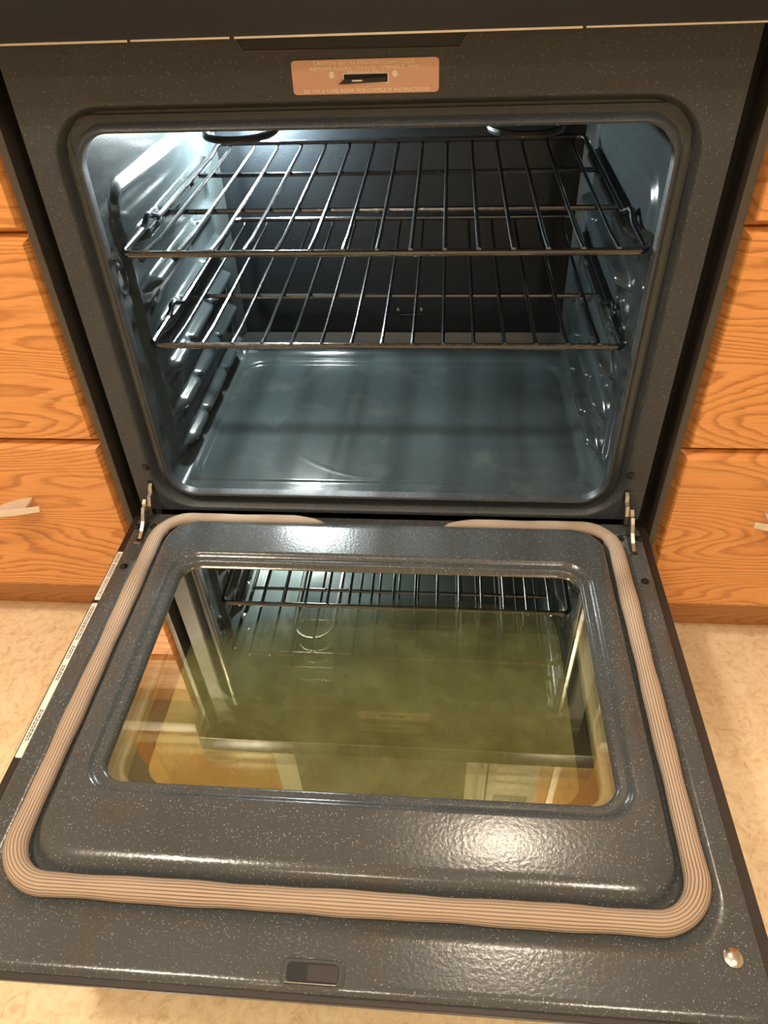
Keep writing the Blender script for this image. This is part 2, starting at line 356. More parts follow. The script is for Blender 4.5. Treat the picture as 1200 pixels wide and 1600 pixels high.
# cavity liner ------------------------------------------------------
CX, CY0, CY1, CZ0, CZ1 = 0.326, 0.013, 0.475, 0.010, 0.514
RIBS = [0.0465 + 0.0635 * i for i in range(6)]
def grid_mesh(us, vs, fn):
    m_ = MB(); nu = len(us)
    m_.v = [fn(u, v) for v in vs for u in us]
    m_.f = [(j * nu + i, j * nu + i + 1, (j + 1) * nu + i + 1, (j + 1) * nu + i) for j in range(len(vs) - 1) for i in range(nu - 1)]
    return m_
def lin(a, b, n): return [a + (b - a) * i / n for i in range(n + 1)]
def rbox(x, y, x0, x1, y0, y1, r):           # signed distance to a rounded box (negative inside)
    cx, cy = (x0 + x1) / 2, (y0 + y1) / 2; qx = abs(x - cx) - (x1 - x0) / 2 + r; qy = abs(y - cy) - (y1 - y0) / 2 + r
    return math.hypot(max(qx, 0), max(qy, 0)) + min(max(qx, qy), 0) - r
def fillet(d, r):                            # height of a cove at distance d from a wall
    if d >= r: return 0.0
    return r - math.sqrt(max(r * r - (r - max(d, 0)) ** 2, 0))
def floor_z(x, y):
    z = CZ0
    d = rbox(x, y, -0.302, 0.302, 0.052, 0.430, 0.045)
    z -= 0.0070 * (1 - sstep(-0.003, 0.003, d))
    # embossed lip along the front and ring on the pan
    if abs(x) < 0.303: z += 0.0035 * math.exp(-((y - 0.050) / 0.0035) ** 2)
    rr = math.hypot((x - 0.01) / 1.18, y - 0.235)
    z += 0.0004 * math.exp(-((rr - 0.172) / 0.0022) ** 2)
    z += fillet(CX - abs(x), 0.022) + fillet(CY1 - y, 0.040)
    return z
xs = [-CX + 0.022 * (1 - math.cos(math.pi / 2 * i / 8)) for i in range(8)] + lin(-CX + 0.022, CX - 0.022, 150) + [CX - 0.022 * (1 - math.cos(math.pi / 2 * i / 8)) for i in range(7, -1, -1)]
ys = lin(CY0, CY1 - 0.040, 130) + [CY1 - 0.040 * (1 - math.sin(math.pi / 2 * i / 10)) for i in range(1, 11)]
ys = lin(CY0, CY1 - 0.040, 130) + [CY1 - 0.040 * math.cos(math.pi / 2 * i / 10) for i in range(1, 11)]
grid_mesh(xs, ys, lambda x, y: (x, y, floor_z(x, y))).build('cavity_floor', 'enamel_pan', rng, True, angle=180)
# sill between frame lip and cavity floor
def wall_d(y, z, s):
    d = 0.0
    e = rbox(y, z, 0.062, 0.452, 0.022, 0.432, 0.040)
    d += 0.0065 * (1 - sstep(-0.012, 0.006, e))
    for zi0 in RIBS:
        zi = zi0 + 0.036 * (y - 0.02)
        env = sstep(0.078, 0.118, y) * (1 - sstep(0.428, 0.446, y))
        if env > 0:
            u = (z - (zi - 0.0045)) / (0.0145 * (0.25 + 0.75 * env))
            if abs(u) < 1:
                prof = (1 - sstep(0.15, 0.75, u)) if u > 0 else (1 - sstep(0.25, 1.0, -u))
                dip = 1 - 0.45 * (math.exp(-((y - 0.185) / 0.006) ** 2) + math.exp(-((y - 0.315) / 0.006) ** 2))
                d += 0.0165 * prof * env * dip
    for zi0 in RIBS:                         # little wedge pressed in below the tip of each rib
        du = rbox(y, z, 0.100, 0.150, zi0 - 0.036, zi0 - 0.024, 0.005)
        d += 0.006 * (1 - sstep(-0.005, 0.001, du)) * sstep(0.15, 0.10, y)
    g = math.hypot(y - 0.040, (z - 0.330) * 0.8); d += 0.004 * math.exp(-((g - 0.014) / 0.0025) ** 2)
    g = math.hypot(y - 0.034, z - 0.092); d += 0.003 * math.exp(-((g - 0.006) / 0.0018) ** 2)
    d += fillet(CY1 - y, 0.022) + fillet(CZ1 - z, 0.02)
    return d
wy = lin(CY0, CY1 - 0.022, 190) + [CY1 - 0.022 * math.cos(math.pi / 2 * i / 8) for i in range(1, 9)]
wz = lin(CZ0, CZ1, 230)
for s in (-1, 1):
    grid_mesh(wy, wz, lambda y, z, s=s: (s * (CX - wall_d(y, z, s)), y, z)).build('cavity_side_wall', 'enamel_cavity', rng, True, angle=180)
def back_d(x, z):
    d = 0.003 * (1 - sstep(-0.012, 0.012, rbox(x, z, -0.27, 0.27, 0.075, 0.45, 0.04)))
    return d
bx_, bz_ = lin(-CX, CX, 90), lin(CZ0, CZ1, 70)
grid_mesh(bx_, bz_, lambda x, z: (x, CY1 + 0.0015 - back_d(x, z) + 0.003, z)).build('cavity_back_wall', 'enamel_back_shade', rng, True, angle=180)
MB().box(-CX, CX, CY0, CY1 + 0.004, CZ1 - 0.001, CZ1 + 0.004).build('cavity_ceiling', 'enamel_cavity', rng)
# flange joining ring and liner
mb = MB(); mb.rings([fr(0.0, 0.0135, 0.037), [(a, 0.0138, b) for a, b in rrect(-CX - 0.006, CX + 0.006, CZ0 - 0.012, CZ1 + 0.006, 0.004)]])
mb.build('cavity_flange', 'enamel_cavity', rng)
# back-wall vent slot and its screws
MB().box(0.000, 0.040, 0.4695, 0.4735, 0.0835, 0.0885, 0.001).build('vent_slot', 'dark', rng)
for x in (-0.004, 0.040):
    MB().lathe([(0.0035, 0), (0.0035, 0.0015), (0.002, 0.0025)], (x, 0.4730, 0.098), (0, -1, 0), 12).build('screw', 'silver', rng)
# broil element under the cavity ceiling
pts = []
def arc(cx, cy, r, a0, a1, z, n=12): return [(cx + r * math.cos(math.radians(a0 + (a1 - a0) * k / n)), cy + r * math.sin(math.radians(a0 + (a1 - a0) * k / n)), z) for k in range(n + 1)]
ez = 0.470
pts = [(-0.04, 0.455, ez), (-0.04, 0.38, ez), (-0.125, 0.36, ez)] + arc(-0.175, 0.165, 0.045, 0, -180, ez) + [(-0.22, 0.30, ez), (-0.22, 0.36, ez)] + arc(-0.245, 0.36, 0.025, 0, 180, ez)
pts = [(-0.03, 0.458, ez), (-0.03, 0.40, ez)] + arc(-0.055, 0.40, 0.025, 0, -90, ez, 6) + [(-0.13, 0.375, ez), (-0.135, 0.20, ez)] + arc(-0.178, 0.165, 0.043, 0, -180, ez) + [(-0.221, 0.30, ez)] + arc(-0.246, 0.33, 0.025, 0, 180, ez)[:1]
ptsR = [(-p[0], p[1], p[2]) for p in pts]
mid = [(-0.221, 0.33, ez), (-0.20, 0.395, ez), (0.20, 0.395, ez), (0.221, 0.33, ez)]
MB().tube(pts + [(-0.221, 0.34, ez), (-0.200, 0.420, ez), (0, 0.425, ez)], 0.0045, 8).build('broil_element', 'element', rng, True)
MB().tube(ptsR + [(0.221, 0.34, ez), (0.200, 0.420, ez), (0, 0.425, ez)], 0.0045, 8).build('broil_element', 'element', rng, True)
# cavity lamp: socket ring and lit glass dome on the back wall
lampm = emit('lit oven lamp', OVEN_LAMP_COL, OVEN_LAMP)
MB().lathe([(0.034, 0), (0.034, 0.006), (0.022, 0.010), (0.014, 0.010)], (-0.212, 0.4765, 0.448), (0, -1, 0), 24).build('lamp_collar', 'silver', rng, True)
MB().lathe([(0.0145, 0.008), (0.0150, 0.018), (0.0135, 0.025), (0.009, 0.030), (0.003, 0.032)], (-0.212, 0.4765, 0.448), (0, -1, 0), 24).build('lamp_dome', lampm, rng, True)

# body around the frame
for s in (-1, 1):
    a, b = sorted((s * 0.366, s * 0.3965))
    MB().box(a, b, 0.045, 0.075, FL + 0.10, 0.600).build('body_front', 'dark', rng)
    a, b = sorted((s * 0.3945, s * 0.4045))
    MB().box(a, b, 0.002, 0.64, FL + 0.09, 0.600, 0.002).build('side_panel', 'bar_grey', rng)
MB().box(-0.392, 0.392, 0.02, 0.62, FL + 0.05, -0.14).build('body_base', 'black_paint', rng)
MB().box(-0.392, 0.392, 0.60, 0.64, FL + 0.05, 0.60).build('body_rear', 'black_paint', rng)
MB().box(-0.392, 0.392, -0.03, 0.02, FL + 0.09, -0.155, 0.006).build('storage_drawer', 'black_gloss', rng)
for x in (-0.34, 0.34):
    for y in (0.08, 0.56): MB().lathe([(0.018, 0), (0.018, 0.012), (0.01, 0.014), (0.01, 0.055)], (x, y, FL), (0, 0, 1), 12).build('levelling_foot', 'black_paint', rng)
# control panel above the opening, cooktop
cp = MB().box(-0.404, 0.404, -0.046, 0.08, 0.5915, 0.642, 0.004).build('control_panel', 'black_gloss', rng, True)
rnd = random.Random(3)
for x0, x1 in ((-0.400, -0.215), (-0.212, -0.118), (-0.114, 0.200), (0.203, 0.400)):
    MB().box(x0, x1, -0.0468, -0.0445, 0.5905 + rnd.uniform(-0.0004, 0.0004), 0.5922, 0.0003).build('worn_edge_trim', 'silver', cp)
ct = MB().box(-0.404, 0.404, 0.08, 0.64, 0.600, 0.634, 0.003).build('cooktop', 'black_gloss', rng, True)
for x, y, r in ((-0.2, 0.22, 0.10), (0.2, 0.22, 0.085), (-0.2, 0.48, 0.075), (0.2, 0.48, 0.10)):
    MB().lathe([(r, 0), (r, 0.0006), (r - 0.004, 0.0008)], (x, y, 0.634), (0, 0, 1), 32).build('burner_ring', 'mw_window', ct)
# recess above the label: thin black plate painted for the pocket's shade
poly = [(-0.128, 0.600), (-0.118, 0.5755), (0.093, 0.5740), (0.109, 0.600)]
MB().prism(poly, lambda a, b, t: (a, -0.0006 + 0.003 * t, b)).build('latch_recess', 'black_gloss', rng)
MB().tube([(-0.128, -0.0006, 0.592), (-0.118, -0.0006, 0.5755), (0.093, -0.0006, 0.5740), (0.104, -0.0006, 0.5905)], 0.0010, 6).build('recess_lip', 'bar_grey', rng, True)
# instruction plate
pl = MB()
pp = rrect(-0.0725, 0.0735, 0.5365, 0.5665, 0.004, 5, 3)
pl.rings([[(a, 0.0002, b) for a, b in pp], [(a, -0.0010, b) for a, b in pp], [(a * 0.995, -0.0014, 0.5515 + (b - 0.5515) * 0.98) for a, b in pp]], True, True, True)
plate = pl.build('instruction_plate', 'copper', rng); plate['label'] = 'copper coloured instruction plate with a latch slot'
def on_plate(cx, cz): return lambda a, b, h: (cx + a, -0.0015 - h, cz + b)
text_mesh('CAUTION: BEFORE STARTING CLEAN CYCLE,', 0.0042, on_plate(0.0, 0.5632), 'print_line', 'print_pale', plate, 0.0001, 0.100)
text_mesh('REMOVE RACKS, TIN-FOIL, UTENSILS, AND', 0.0042, on_plate(0.0005, 0.5588), 'print_line', 'print_pale', plate, 0.0001, 0.108)
text_mesh('BROILER PAN', 0.0038, on_plate(0.0015, 0.5552), 'print_line', 'print_pale', plate, 0.0001, 0.036)
text_mesh('SEE USE & CARE BOOK FOR COMPLETE INSTRUCTIONS', 0.0044, on_plate(0.001, 0.5395), 'print_line', 'print_pale', plate, 0.0001, 0.126)
sl = MB().box(-0.0215, 0.0240, -0.0018, -0.0010, 0.5455, 0.5545, 0.0003).build('latch_slot', 'print_pale', plate)
MB().box(-0.0205, 0.0228, -0.0022, -0.0016, 0.5465, 0.5537).build('slot_opening', 'dark', plate)
MB().prism([(-0.026, 0.5455), (-0.020, 0.5500), (0.021, 0.5510), (0.021, 0.5468)], lambda a, b, t: (a, -0.0045 + 0.002 * t, b)).build('latch_blade', 'screw_black', plate)
MB().box(-0.0125, -0.002, -0.0052, -0.0044, 0.5478, 0.5492, 0.0003).build('latch_pin', 'silver', plate)
for x in (-0.0325, 0.0305):
    MB().lathe([(0.0032, 0), (0.0030, 0.0008), (0.001, 0.0014)], (x, -0.0013, 0.5535), (0, -1, 0), 12).build('rivet', 'satin', plate, True)
# frame screws and hinge slots
def screw(x, y, z, ax, r, m, parent, name='screw'):
    ax = Vector(ax)
    o = MB().lathe([(r * 1.25, 0), (r * 1.25, 0.0006), (r, 0.0010), (r * 0.92, 0.0026), (r * 0.5, 0.0036)], (x, y, z), ax, 18).build(name, m, parent, True)
    return o
for s in (-1, 1):
    screw(s * 0.3465, 0, 0.0660, (0, -1, 0), 0.0048, 'screw_black', rng)
    MB().box(s * 0.3465 - 0.0042, s * 0.3465 + 0.0042, -0.0006, 0.012, 0.022, 0.041, 0.0003).build('hinge_slot', 'dark', rng)  # flat dark plate, painted shade instead of a cut slot

# ------------------------------------------------------------------ the open door (part of the range)
HY, HZ, K = -0.03, -0.0041, 0.02449
cn = 1 / math.sqrt(1 + K * K)
def D(x, v, h):                              # door coordinates -> oven coordinates
    return (x, HY - v * cn + h * -K * cn, HZ - v * K * cn + h * cn)
def dring(hw, v0, v1, r, h, n=10): return [D(a, b, h) for a, b in rrect(-hw, hw, v0, v1, r, n)]
def plat(b):                                 # the raised panel sags a little towards its front lip
    return -0.050 * max(0.0, b - 0.432)
def pring(hw, v0, v1, r, h): return [D(a, b, h + plat(b)) for a, b in rrect(-hw, hw, v0, v1, r)]
mb = MB()
mb.rings([dring(0.3690, -0.018, 0.5880, 0.016, -0.024), dring(0.3690, -0.018, 0.5880, 0.016, -0.0125), dring(0.3680, -0.0168, 0.5865, 0.016, -0.0095), dring(0.3650, -0.0150, 0.5805, 0.016, -0.0080), dring(0.3630, -0.0148, 0.5780, 0.018, -0.0080),
          dring(0.3500, -0.0146, 0.5450, 0.056, -0.0080), dring(0.3470, -0.0142, 0.5400, 0.056, -0.0080), dring(0.3435, -0.0135, 0.5330, 0.054, -0.0100), dring(0.3400, -0.0125, 0.5270, 0.052, -0.0125), dring(0.3180, 0.0010, 0.5060, 0.046, -0.0125),
          dring(0.3140, 0.0030, 0.5030, 0.044, -0.0105), pring(0.3115, 0.0050, 0.5010, 0.043, -0.0040), pring(0.3085, 0.0080, 0.4980, 0.042, 0.0015), pring(0.3040, 0.0130, 0.4930, 0.041, 0.0048), pring(0.2980, 0.0200, 0.4860, 0.040, 0.0062), pring(0.2950, 0.0235, 0.4825, 0.040, 0.0063),
          pring(0.2880, 0.0730, 0.4325, 0.039, 0.0063), pring(0.2850, 0.0765, 0.4290, 0.038, 0.0062), pring(0.2830, 0.0785, 0.4270, 0.037, 0.0050), pring(0.2805, 0.0810, 0.4245, 0.035, 0.0015), pring(0.2770, 0.0845, 0.4210, 0.033, 0.0008), pring(0.2730, 0.0885, 0.4165, 0.030, 0.0016), pring(0.2705, 0.0905, 0.4140, 0.028, 0.0006),
          pring(0.2690, 0.0920, 0.4125, 0.027, -0.0030), dring(0.2690, 0.0920, 0.4125, 0.027, -0.0120)])
door = mb.build('door', 'enamel_door', rng, True, angle=60)
door['label'] = 'speckled dark grey inner door panel lying open'
# panes and spacers
def pane(hw, v0, v1, r, h, t): 
    m_ = MB(); m_.rings([dring(hw, v0, v1, r, h - t), dring(hw, v0, v1, r, h)], True, True, True); return m_
def sheet(hw, v0, v1, r, h):
    m_ = MB(); p = dring(hw, v0, v1, r, h); m_.add(p, [tuple(range(len(p)))]); return m_
sheet(0.2688, 0.0922, 0.4123, 0.027, -0.0062).build('inner_glass', 'pane_in', door)
m_ = MB(); m_.rings([dring(0.2700, 0.0910, 0.4135, 0.027, -0.0085), dring(0.2700, 0.0910, 0.4135, 0.027, -0.0245), dring(0.2610, 0.1000, 0.4045, 0.027, -0.0250), dring(0.2595, 0.1015, 0.4030, 0.026, -0.0275), dring(0.2595, 0.1015, 0.4030, 0.026, -0.0450)])
m_.build('glass_spacer', 'spacer', door, True, angle=40)
sheet(0.2594, 0.1016, 0.4029, 0.026, -0.0290).build('middle_glass', 'pane_mid', door)
# outer skin with flange and printed border, window left open for the dotted glass
m_ = MB()
m_.rings([dring(0.3600, -0.012, 0.5800, 0.010, -0.0140), dring(0.3800, -0.0185, 0.5925, 0.010, -0.0140), dring(0.3810, -0.0195, 0.5935, 0.010, -0.0160), dring(0.3810, -0.0195, 0.5925, 0.010, -0.0190), dring(0.3810, -0.0195, 0.5780, 0.010, -0.0520), dring(0.2420, 0.1200, 0.3920, 0.030, -0.0520), dring(0.2420, 0.1200, 0.3920, 0.030, -0.0465), dring(0.3600, -0.010, 0.5800, 0.010, -0.0465)])
m_.build('outer_panel', 'brown_black', door, True, angle=40)
sheet(0.2419, 0.1201, 0.3919, 0.030, -0.0495).build('outer_glass', 'pane_out', door)
m_ = MB().box(-0.378, 0.378, 0.5922, 0.5942, -0.0160, -0.0146, 0.0004, T=lambda p: D(p.x, p.y, p.z)); m_.build('edge_trim', 'bar_grey', door)
# handle on the outer face
m_ = MB().tube([D(-0.33, 0.54, -0.095), D(0.33, 0.54, -0.095)], 0.012, 12)
for x in (-0.30, 0.30): m_.tube([D(x, 0.54, -0.052), D(x, 0.54, -0.095)], 0.009, 10)
m_.build('door_handle', 'satin', door, True)
# gasket
def gpath():
    hw, v0, v1, r = 0.3285, -0.0035, 0.5165, 0.046
    P = []
    for k in range(31): P.append((-0.085 - (hw - r - 0.085) * k / 30, v0))
    for k in range(1, 17): t = math.radians(270 - 90 * k / 16); P.append((-hw + r + r * math.cos(t), v0 + r + r * math.sin(t)))
    for k in range(1, 41): P.append((-hw, v0 + r + (v1 - v0 - 2 * r) * k / 40))
    for k in range(1, 17): t = math.radians(180 - 90 * k / 16); P.append((-hw + r + r * math.cos(t), v1 - r + r * math.sin(t)))
    for k in range(1, 51): P.append((-hw + r + 2 * (hw - r) * k / 50, v1))
    for k in range(1, 17): t = math.radians(90 - 90 * k / 16); P.append((hw - r + r * math.cos(t), v1 - r + r * math.sin(t)))
    for k in range(1, 41): P.append((hw, v1 - r - (v1 - v0 - 2 * r) * k / 40))
    for k in range(1, 17): t = math.radians(0 - 90 * k / 16); P.append((hw - r + r * math.cos(t), v0 + r + r * math.sin(t)))
    for k in range(1, 31): P.append((hw - r - (hw - r - 0.090) * k / 30, v0))
    return P
P = gpath(); SEG = 28; rings = []; uvl = []; s_len = 0; lens = [0]
for i in range(1, len(P)): lens.append(lens[-1] + math.dist(P[i], P[i - 1]))
tot = lens[-1]
for i, (x, v) in enumerate(P):
    a = P[max(i - 1, 0)]; c = P[min(i + 1, len(P) - 1)]; t = Vector((c[0] - a[0], c[1] - a[1])).normalized(); nx, nv = -t.y, t.x
    e = min(lens[i], tot - lens[i]); tp = math.sqrt(min(1.0, e / 0.045 + 0.004))
    wob = 1 + 0.05 * math.sin(lens[i] * 37) + 0.03 * math.sin(lens[i] * 91)
    hs = 0.72 if v < 0.02 else 1.0
    ring = []
    for k in range(SEG):
        th = 2 * math.pi * k / SEG; ra = (0.0112 if hs == 1 else 0.0098) * wob * tp; rb = 0.0088 * hs * wob * tp
        ring.append(D(x + nx * math.cos(th) * ra, v + nv * math.cos(th) * ra, -0.0062 + (0.0005 if hs == 1 else 0.002) + math.sin(th) * rb - 0.004 * (1 - tp)))
    rings.append(ring)
m_ = MB(); m_.rings(rings, True, True, True)
gk = m_.build('gasket', 'gasket', door, True, angle=180)
gk['label'] = 'tan woven fibreglass door gasket'
uv = gk.data.uv_layers.new(name='UVMap')
for p in gk.data.polygons:
    ks = [(gk.data.loops[li].vertex_index % SEG) for li in p.loop_indices]; wrap = (max(ks) - min(ks)) > SEG / 2
    for li in p.loop_indices:
        vi = gk.data.loops[li].vertex_index; k = vi % SEG
        if wrap and k < SEG / 2: k += SEG
        uv.data[li].uv = (k / SEG, lens[vi // SEG])
# door screws
dn = Vector(D(0, 0, 1)) - Vector(D(0, 0, 0))
for s in (-1, 1):
    for x, v in ((0.3560, 0.0960), (0.3640, 0.0140), (0.3400, 0.0125)):
        p = D(s * x, v, -0.0085); screw(p[0], p[1], p[2], dn, 0.0046, 'screw_black', door)
    p = D(s * 0.3425, 0.5395, -0.0105); o = MB().lathe([(0.0112, 0), (0.0112, 0.0016), (0.0085, 0.0022), (0.0080, 0.0050), (0.0048, 0.0070), (0.001, 0.0072)], p, dn, 24).build('screw', 'silver', door, True); o['label'] = 'silver cross-head screw'
    # embossed oblong around that screw
    q = [(s * 0.345 + a, b) for a, b in rrect(-0.0135, 0.0135, 0.526, 0.574, 0.013, 6, 2)]
    m_ = MB().tube([D(a, b, -0.0092) for a, b in q] + [D(q[0][0], q[0][1], -0.0092)], 0.0021, 6); m_.build('embossed_ring', 'enamel_door', door, True)
    # hinge slot and steel arm
    MB().prism([(-0.0045, 0.006), (0.0045, 0.006), (0.0045, 0.047), (-0.0045, 0.047)], lambda a, b, t, s=s: D(s * 0.3515 + a, b, -0.0088 + 0.0016 * t)).build('arm_slot', 'dark', door)
    MB().box(-0.0055, 0.0055, 0.0465, 0.0515, -0.009, -0.0055, 0.0008, T=lambda p, s=s: D(s * 0.3515 + p.x, p.y, p.z)).build('slot_lip', 'silver', door)
    a1 = [(0.012, 0.030), (0.002, 0.0375), (-0.006, 0.034), (-0.010, 0.026), (-0.018, 0.024), (-0.025, 0.012), (-0.026, -0.002), (-0.016, -0.010), (-0.008, 0.002), (0.000, 0.016), (0.012, 0.020)]
    MB().prism(a1, lambda a, b, t, s=s: (s * (0.3440 + 0.0052 * t), a, b)).build('hinge_link', 'silver', door)
    a2 = [(-0.016, 0.0205), (-0.022, 0.0225), (-0.028, 0.019), (-0.029, 0.0165), (-0.033, 0.0165), (-0.039, 0.010), (-0.046, 0.000), (-0.058, -0.008), (-0.072, -0.013), (-0.060, -0.017), (-0.030, -0.014), (-0.020, 0.004)]
    MB().prism(a2, lambda a, b, t, s=s: (s * (0.3500 + 0.0048 * t), a, b)).build('hinge_arm', 'silver', door)
# latch slot near the door's top edge
q = rrect(-0.0400, 0.0055, 0.5655, 0.5805, 0.004, 5, 2)
m_ = MB().tube([D(a, b, -0.0082) for a, b in rrect(-0.0445, 0.0100, 0.5620, 0.5835, 0.006, 5, 2)] + [D(0.0100, 0.5775, -0.0082)], 0.0012, 6); m_.build('slot_rim', 'enamel_door', door, True)
m_ = MB(); pr = [D(a, b, -0.0074) for a, b in q]; m_.rings([[D(a, b, -0.0092) for a, b in q], pr], True, True, True); m_.build('latch_slot', 'dark', door)
m_ = MB(); m_.box(-0.0215, 0.0050, 0.5670, 0.5795, -0.0076, -0.00715, T=lambda p: D(p.x, p.y, p.z)); m_.build('latch_plate', 'brown_black', door)
m_ = MB().tube([D(-0.040, 0.5815, -0.0076), D(0.004, 0.5815, -0.0076)], 0.0007, 6); m_.build('slot_edge', 'silver', door, True)
# stickers on the left edge of the outer skin
def stick(v0, v1, name):
    m_ = MB(); q = rrect(-0.3785, -0.3695, v0, v1, 0.002, 4, 2)
    m_.rings([[D(a, b, -0.0141) for a, b in q], [D(a, b, -0.0135) for a, b in q]], True, True, True)
    return m_.build(name, 'sticker', door)
sa = stick(0.062, 0.154, 'caution_sticker'); sb = stick(0.160, 0.386, 'data_sticker')
def on_stick(cx, cv): return lambda a, b, h: D(cx - b, cv - a, -0.0134 + h)
text_mesh('CAUTION:', 0.0060, on_stick(-0.3738, 0.132), 'print_line', 'ink', sa, 0.0001, 0.034)
# two of the sticker's illegible lines of small print as fine dashes
def dashes(v0, v1, x, par, seed):
    r_ = random.Random(seed); m_ = MB(); v = v0
    while v < v1:
        l = r_.uniform(0.0015, 0.005); m_.box(x - 0.0006, x + 0.0006, v, min(v + l, v1), -0.0134, -0.0132, T=lambda p: D(p.x, p.y, p.z)); v += l + 0.0012
    o = m_.build('small_print', 'ink', par); return o
for x in (-0.3755, -0.3730): dashes(0.066, 0.084, x, sa, 1 + int(-x * 1e4)); dashes(0.087, 0.112, x, sa, 2 + int(-x * 1e4))
for v0, v1 in ((0.166, 0.222), (0.232, 0.252), (0.262, 0.284), (0.325, 0.366)):
    for x in (-0.3755, -0.3730): dashes(v0, v1, x, sb, int(v0 * 1e4) + int(-x * 1e4))

# ------------------------------------------------------------------ oven racks
def make_rack(label, x0, y0, z0):
    t = thing('oven_rack', label, 'oven rack', (x0, y0, z0), 'wire racks inside the oven')
    HW, DP, TL = 0.3075, 0.432, 0.036
    def W(x, y, z): return (x0 + x, y0 + y, z0 + z + TL * y)
    # front rail wrapping round both corners
    pts = [W(-HW, 0.080, 0.0)] + [W(-HW, 0.014, 0)] + [W(-HW + 0.012 - 0.012 * math.cos(math.radians(a)), 0.012 - 0.012 * math.sin(math.radians(a)), 0) for a in (15, 30, 45, 60, 75)]
    ptsR = [(2 * x0 - p[0], p[1], p[2]) for p in pts][::-1]
    MB().tube(pts + [W(-HW + 0.012, 0, 0), W(HW - 0.012, 0, 0)] + ptsR, 0.0041, 10).build('front_rail', 'rack', t, True)
    for s in (-1, 1):
        # side rail: stop bump, straight run, raised back stop
        key = [(HW, 0.078, 0), (HW, 0.088, 0.0015), (HW, 0.095, 0.005), (HW, 0.102, 0.0085), (HW - 0.001, 0.110, 0.0085), (HW - 0.003, 0.117, 0.0045), (HW - 0.006, 0.124, 0.000), (HW - 0.006, 0.132, -0.001), (HW - 0.006, 0.150, -0.001),
               (HW - 0.006, DP - 0.060, -0.001), (HW - 0.008, DP - 0.045, 0.000), (HW - 0.011, DP - 0.030, 0.004), (HW - 0.013, DP - 0.014, 0.008), (HW - 0.017, DP - 0.004, 0.0095), (HW - 0.026, DP, 0.009)]
        MB().tube([W(s * a, b, c) for a, b, c in key], 0.0041, 10).build('side_rail', 'rack', t, True)
    MB().tube([W(-HW + 0.024, DP, 0.009), W(HW - 0.024, DP, 0.009)], 0.0041, 10).build('back_rail', 'rack', t, True)
    for y in (0.160, 0.317):
        MB().tube([W(-HW + 0.008, y, -0.0062), W(HW - 0.008, y, -0.0062)], 0.0036, 8).build('cross_bar', 'rack', t, True)
    first = None
    for i in range(15):
        dx = (i - 7) * 0.0393
        if first is None:
            x = dx
            first = MB().tube([W(x, -0.002, 0.0038), W(x, 0.008, 0.0034), W(x, 0.05, 0.0005), W(x, 0.25, 0.0), W(x, DP - 0.010, 0.001), W(x, DP - 0.001, 0.005)], 0.0026, 8).build('wire', 'rack', t, True)
            fx = dx
        else: copy_part(first, t, dx - fx)
    return t
make_rack('upper of the two dark wire racks, hanging across the top of the oven', 0.004, 0.013, 0.372)
make_rack('lower of the two dark wire racks, hanging at mid height in the oven', 0.004, 0.028, 0.246)

# ------------------------------------------------------------------ base cabinets
YC = 0.010
def drawer_front(x0, x1, z0, z1, m, par, y=YC, th=0.022, ch=0.009, dp=0.013):
    m_ = MB()
    def rc(i, yy): return [(x0 + i, yy, z0 + i), (x1 - i, yy, z0 + i), (x1 - i, yy, z1 - i), (x0 + i, yy, z1 - i)]
    m_.rings([rc(0, y + th), rc(0, y + dp), rc(ch - 0.001, y + 0.0006), rc(ch, y)], True, True, True)
    return m_.build('drawer', m, par)
def handle(cx, z, par, y=YC):
    m_ = MB(); n = 24; HL = 0.118
    # bowed flat front bar
    rs = []
    for i in range(n + 1):
        u = -1 + 2 * i / n; x = cx + u * HL; yo = y - 0.020 - 0.018 * (1 - u * u); hh = 0.0068 - 0.0022 * abs(u) ** 2
        rs.append([(x, yo, z - hh), (x, yo - 0.0035, z - hh * 0.8), (x, yo - 0.0035, z + hh * 0.8), (x, yo, z + hh)])
    m_.rings(rs, True, True, True)
    # plate that reaches back to the drawer at each end
    for s in (-1, 1):
        rs = []
        for i in range(13):
            u = i / 12; x = cx + s * (0.098 - 0.075 * u)
            yb = (y + 0.0002) + (-0.034) * sstep(0.0, 1.0, u); yf = y - 0.020 - 0.018 * (1 - ((x - cx) / HL) ** 2)
            yb = min(yb, y + 0.0002); yb = max(yb, yf + 0.001)
            rs.append([(x, yf, z + 0.0010), (x, yb, z + 0.0010), (x, yb, z + 0.0055), (x, yf, z + 0.0055)])
        m_.rings(rs, True, True, True)
    return m_.build('handle', 'satin', par, True, angle=30)
def base_cabinet(s, label, mats):
    x0, x1 = sorted((s * 0.4095, s * 0.885))
    t = thing('drawer_cabinet', label, 'cabinet', ((x0 + x1) / 2, 0.3, FL), 'oak base cabinets beside the range')
    MB().box(x0, x1, YC + 0.022, 0.69, -0.222, 0.565).build('carcass', 'oak_v', t)
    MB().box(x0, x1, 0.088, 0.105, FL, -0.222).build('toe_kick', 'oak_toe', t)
    ex0, ex1 = sorted((s * 0.4125, s * 0.882))
    for (z0, z1), m in zip(((-0.205, 0.0955), (0.0985, 0.394), (0.397, 0.555)), mats):
        d = drawer_front(ex0, ex1, z0, z1, m, t)
        handle((x0 + x1) / 2, (z0 + z1) / 2 + (0.045 if z0 < 0 else 0.0) , d)
    return t
base_cabinet(-1, 'oak three-drawer base cabinet on the left of the oven', ('oak_a', 'oak_b', 'oak_c'))
base_cabinet(1, 'oak three-drawer base cabinet on the right of the oven', ('oak_c', 'oak_d', 'oak_a'))
